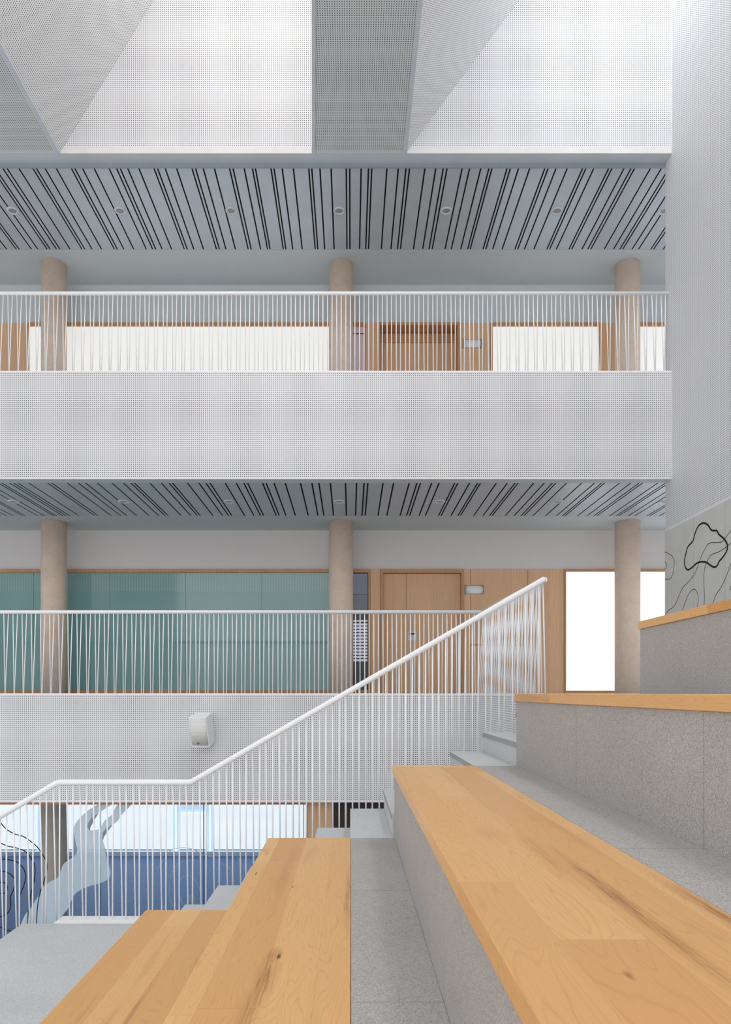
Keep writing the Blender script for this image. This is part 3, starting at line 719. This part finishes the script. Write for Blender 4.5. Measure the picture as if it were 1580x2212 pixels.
balcony_rail(XR, ZU, 'white rod railing along the upper gallery edge', (VY-634)*9.5/F, True)
balcony_rail(1.70, -0.004, 'white rod railing along the middle-floor balcony edge', (VY-1322)*9.5/F, False)
# return railing from the balcony corner to the head of the stairs
rr = empty('railing', (1.71, 8.0, 0)); tag(rr, 'short white rod railing returning from the balcony corner to the stair head', 'railing')
YH = 6.45; zA = 1.004; zB = 1.052
MB().tube([(1.712, YH, zA-0.004), (1.706, 9.5, zB)], 0.024, 16).build('handrail', M['rail'], rr)
y = YH+0.05; i = 0
while y < 9.47:
    zt = zA+(zB-zA)*(y-YH)/(9.5-YH)-0.015
    d = (0.022, -0.070)[i % 2]
    mb = MB().tube([(1.709, y, zt), (1.709+d, y, -0.003)], 0.0066, 8); mb.build('baluster', M['rail'], rr)
    y += SP; i += 1
# stair railing
sr = empty('railing', (0, YH, -2.0)); tag(sr, 'white rod railing climbing with the stairs, level over the landing', 'railing')
RP = [(-4.0, -1.62), (-2.584, -0.788), (-1.412, -0.788), (1.712, 1.004)]
path = []
for i, (x, z) in enumerate(RP):
    if 0 < i < 3:
        (xa, za), (xb, zb) = RP[i-1], RP[i+1]
        da = Vector((xa-x, za-z)).normalized()*0.022; db = Vector((xb-x, zb-z)).normalized()*0.022
        for t in (0, 0.5, 1):
            q = Vector((x, z))+da*(1-t)**2+db*t**2; path.append((q[0], YH, q[1]))
    else: path.append((x, YH, z))
path = path[:-1]+[(1.698, YH, 0.998), (1.712, YH, 1.0)]
MB().tube(path, 0.0255, 18).build('handrail', M['rail'], sr)
def rail_z(x):
    for (xa, za), (xb, zb) in zip(RP, RP[1:]):
        if xa <= x <= xb: return za+(zb-za)*(x-xa)/(xb-xa)
    return RP[0][1]
def base_z(x):
    if x > -1.434: return ZJ(12)+0.0+(x+1.434)*RISE/RUN-0.09+0.0
    if x > -2.59: return zl+0.002
    return zl-0.10-(-2.59-x)*RISE/RUN
x = 1.66; i = 0
while x > -3.85:
    yb = (6.435, 6.525)[i % 2]
    MB().tube([(x, YH, rail_z(x)-0.018), (x, yb, base_z(x))], 0.0066, 8).build('baluster', M['rail'], sr)
    x -= 0.0587; i += 1
box(-2.575, -1.40, YE+0.004, 6.535, zl-0.006, zl+0.003).build('base_plate', M['rail'], sr)
fl = MB(); d = 0.012
fl.prism([(-1.40, base_z(-1.40)-d), (1.69, base_z(1.69)-d), (1.69, base_z(1.69)), (-1.40, base_z(-1.40))], 'Y', YE+0.01, 6.54).build('base_plate', M['rail'], sr)
MB().prism([(-3.9, base_z(-3.9)-d), (-2.60, base_z(-2.60)-d), (-2.60, base_z(-2.60)), (-3.9, base_z(-3.9))], 'Y', YE+0.01, 6.54).build('base_plate', M['rail'], sr)

# ------------------------------------------------------------ wall speaker
sp_root = empty('wall_speaker', (wx(437, 9.2), 9.21, wz(1576, 9.2))); tag(sp_root, 'white loudspeaker on the perforated balcony front above the stairs', 'speaker')
def rbody(w, dp, hh, r, inset=0.0):
    """cabinet outline (plan): flat back, tapered sides, softly bowed front"""
    pts = [(-w*0.40, dp/2), (w*0.40, dp/2), (w/2, -dp*0.30)]
    n = 10
    for i in range(n+1):
        t = i/n; xx = w/2-w*t; pts.append((xx, -dp/2+0.018*((2*t-1)**4)))
    pts.append((-w/2, -dp*0.30)); return pts
o = MB().prism(rbody(0.245, 0.25, 0.38, 0), 'Z', -0.195, 0.195).build('cabinet', M['speaker'], bevel=0.008); o.parent = sp_root
g = MB(); n = 10; w = 0.225; pr = []
for i in range(n+1):
    t = i/n; pr.append((w/2-w*t, -0.129+0.016*((2*t-1)**4)))
for i in range(n+1):
    t = i/n; pr.append((-w/2+w*t, -0.112))
g = MB().prism(pr, 'Z', -0.170, 0.168, True).build('grille', M['grille']); g.parent = sp_root
b = MB().tube([(-0.015, -0.128, -0.142), (-0.015, -0.134, -0.142)], 0.013, 16).build('badge', M['dark']); b.parent = g
b2 = MB().tube([(-0.015, -0.133, -0.142), (-0.015, -0.1355, -0.142)], 0.005, 12).build('badge_ring', M['speaker']); b2.parent = g
br = MB().box(-0.03, 0.03, 0.12, 0.185, -0.04, 0.03).build('wall_bracket', M['speaker']); br.parent = sp_root
sp_root.rotation_euler = (math.radians(15), 0, math.radians(-13))
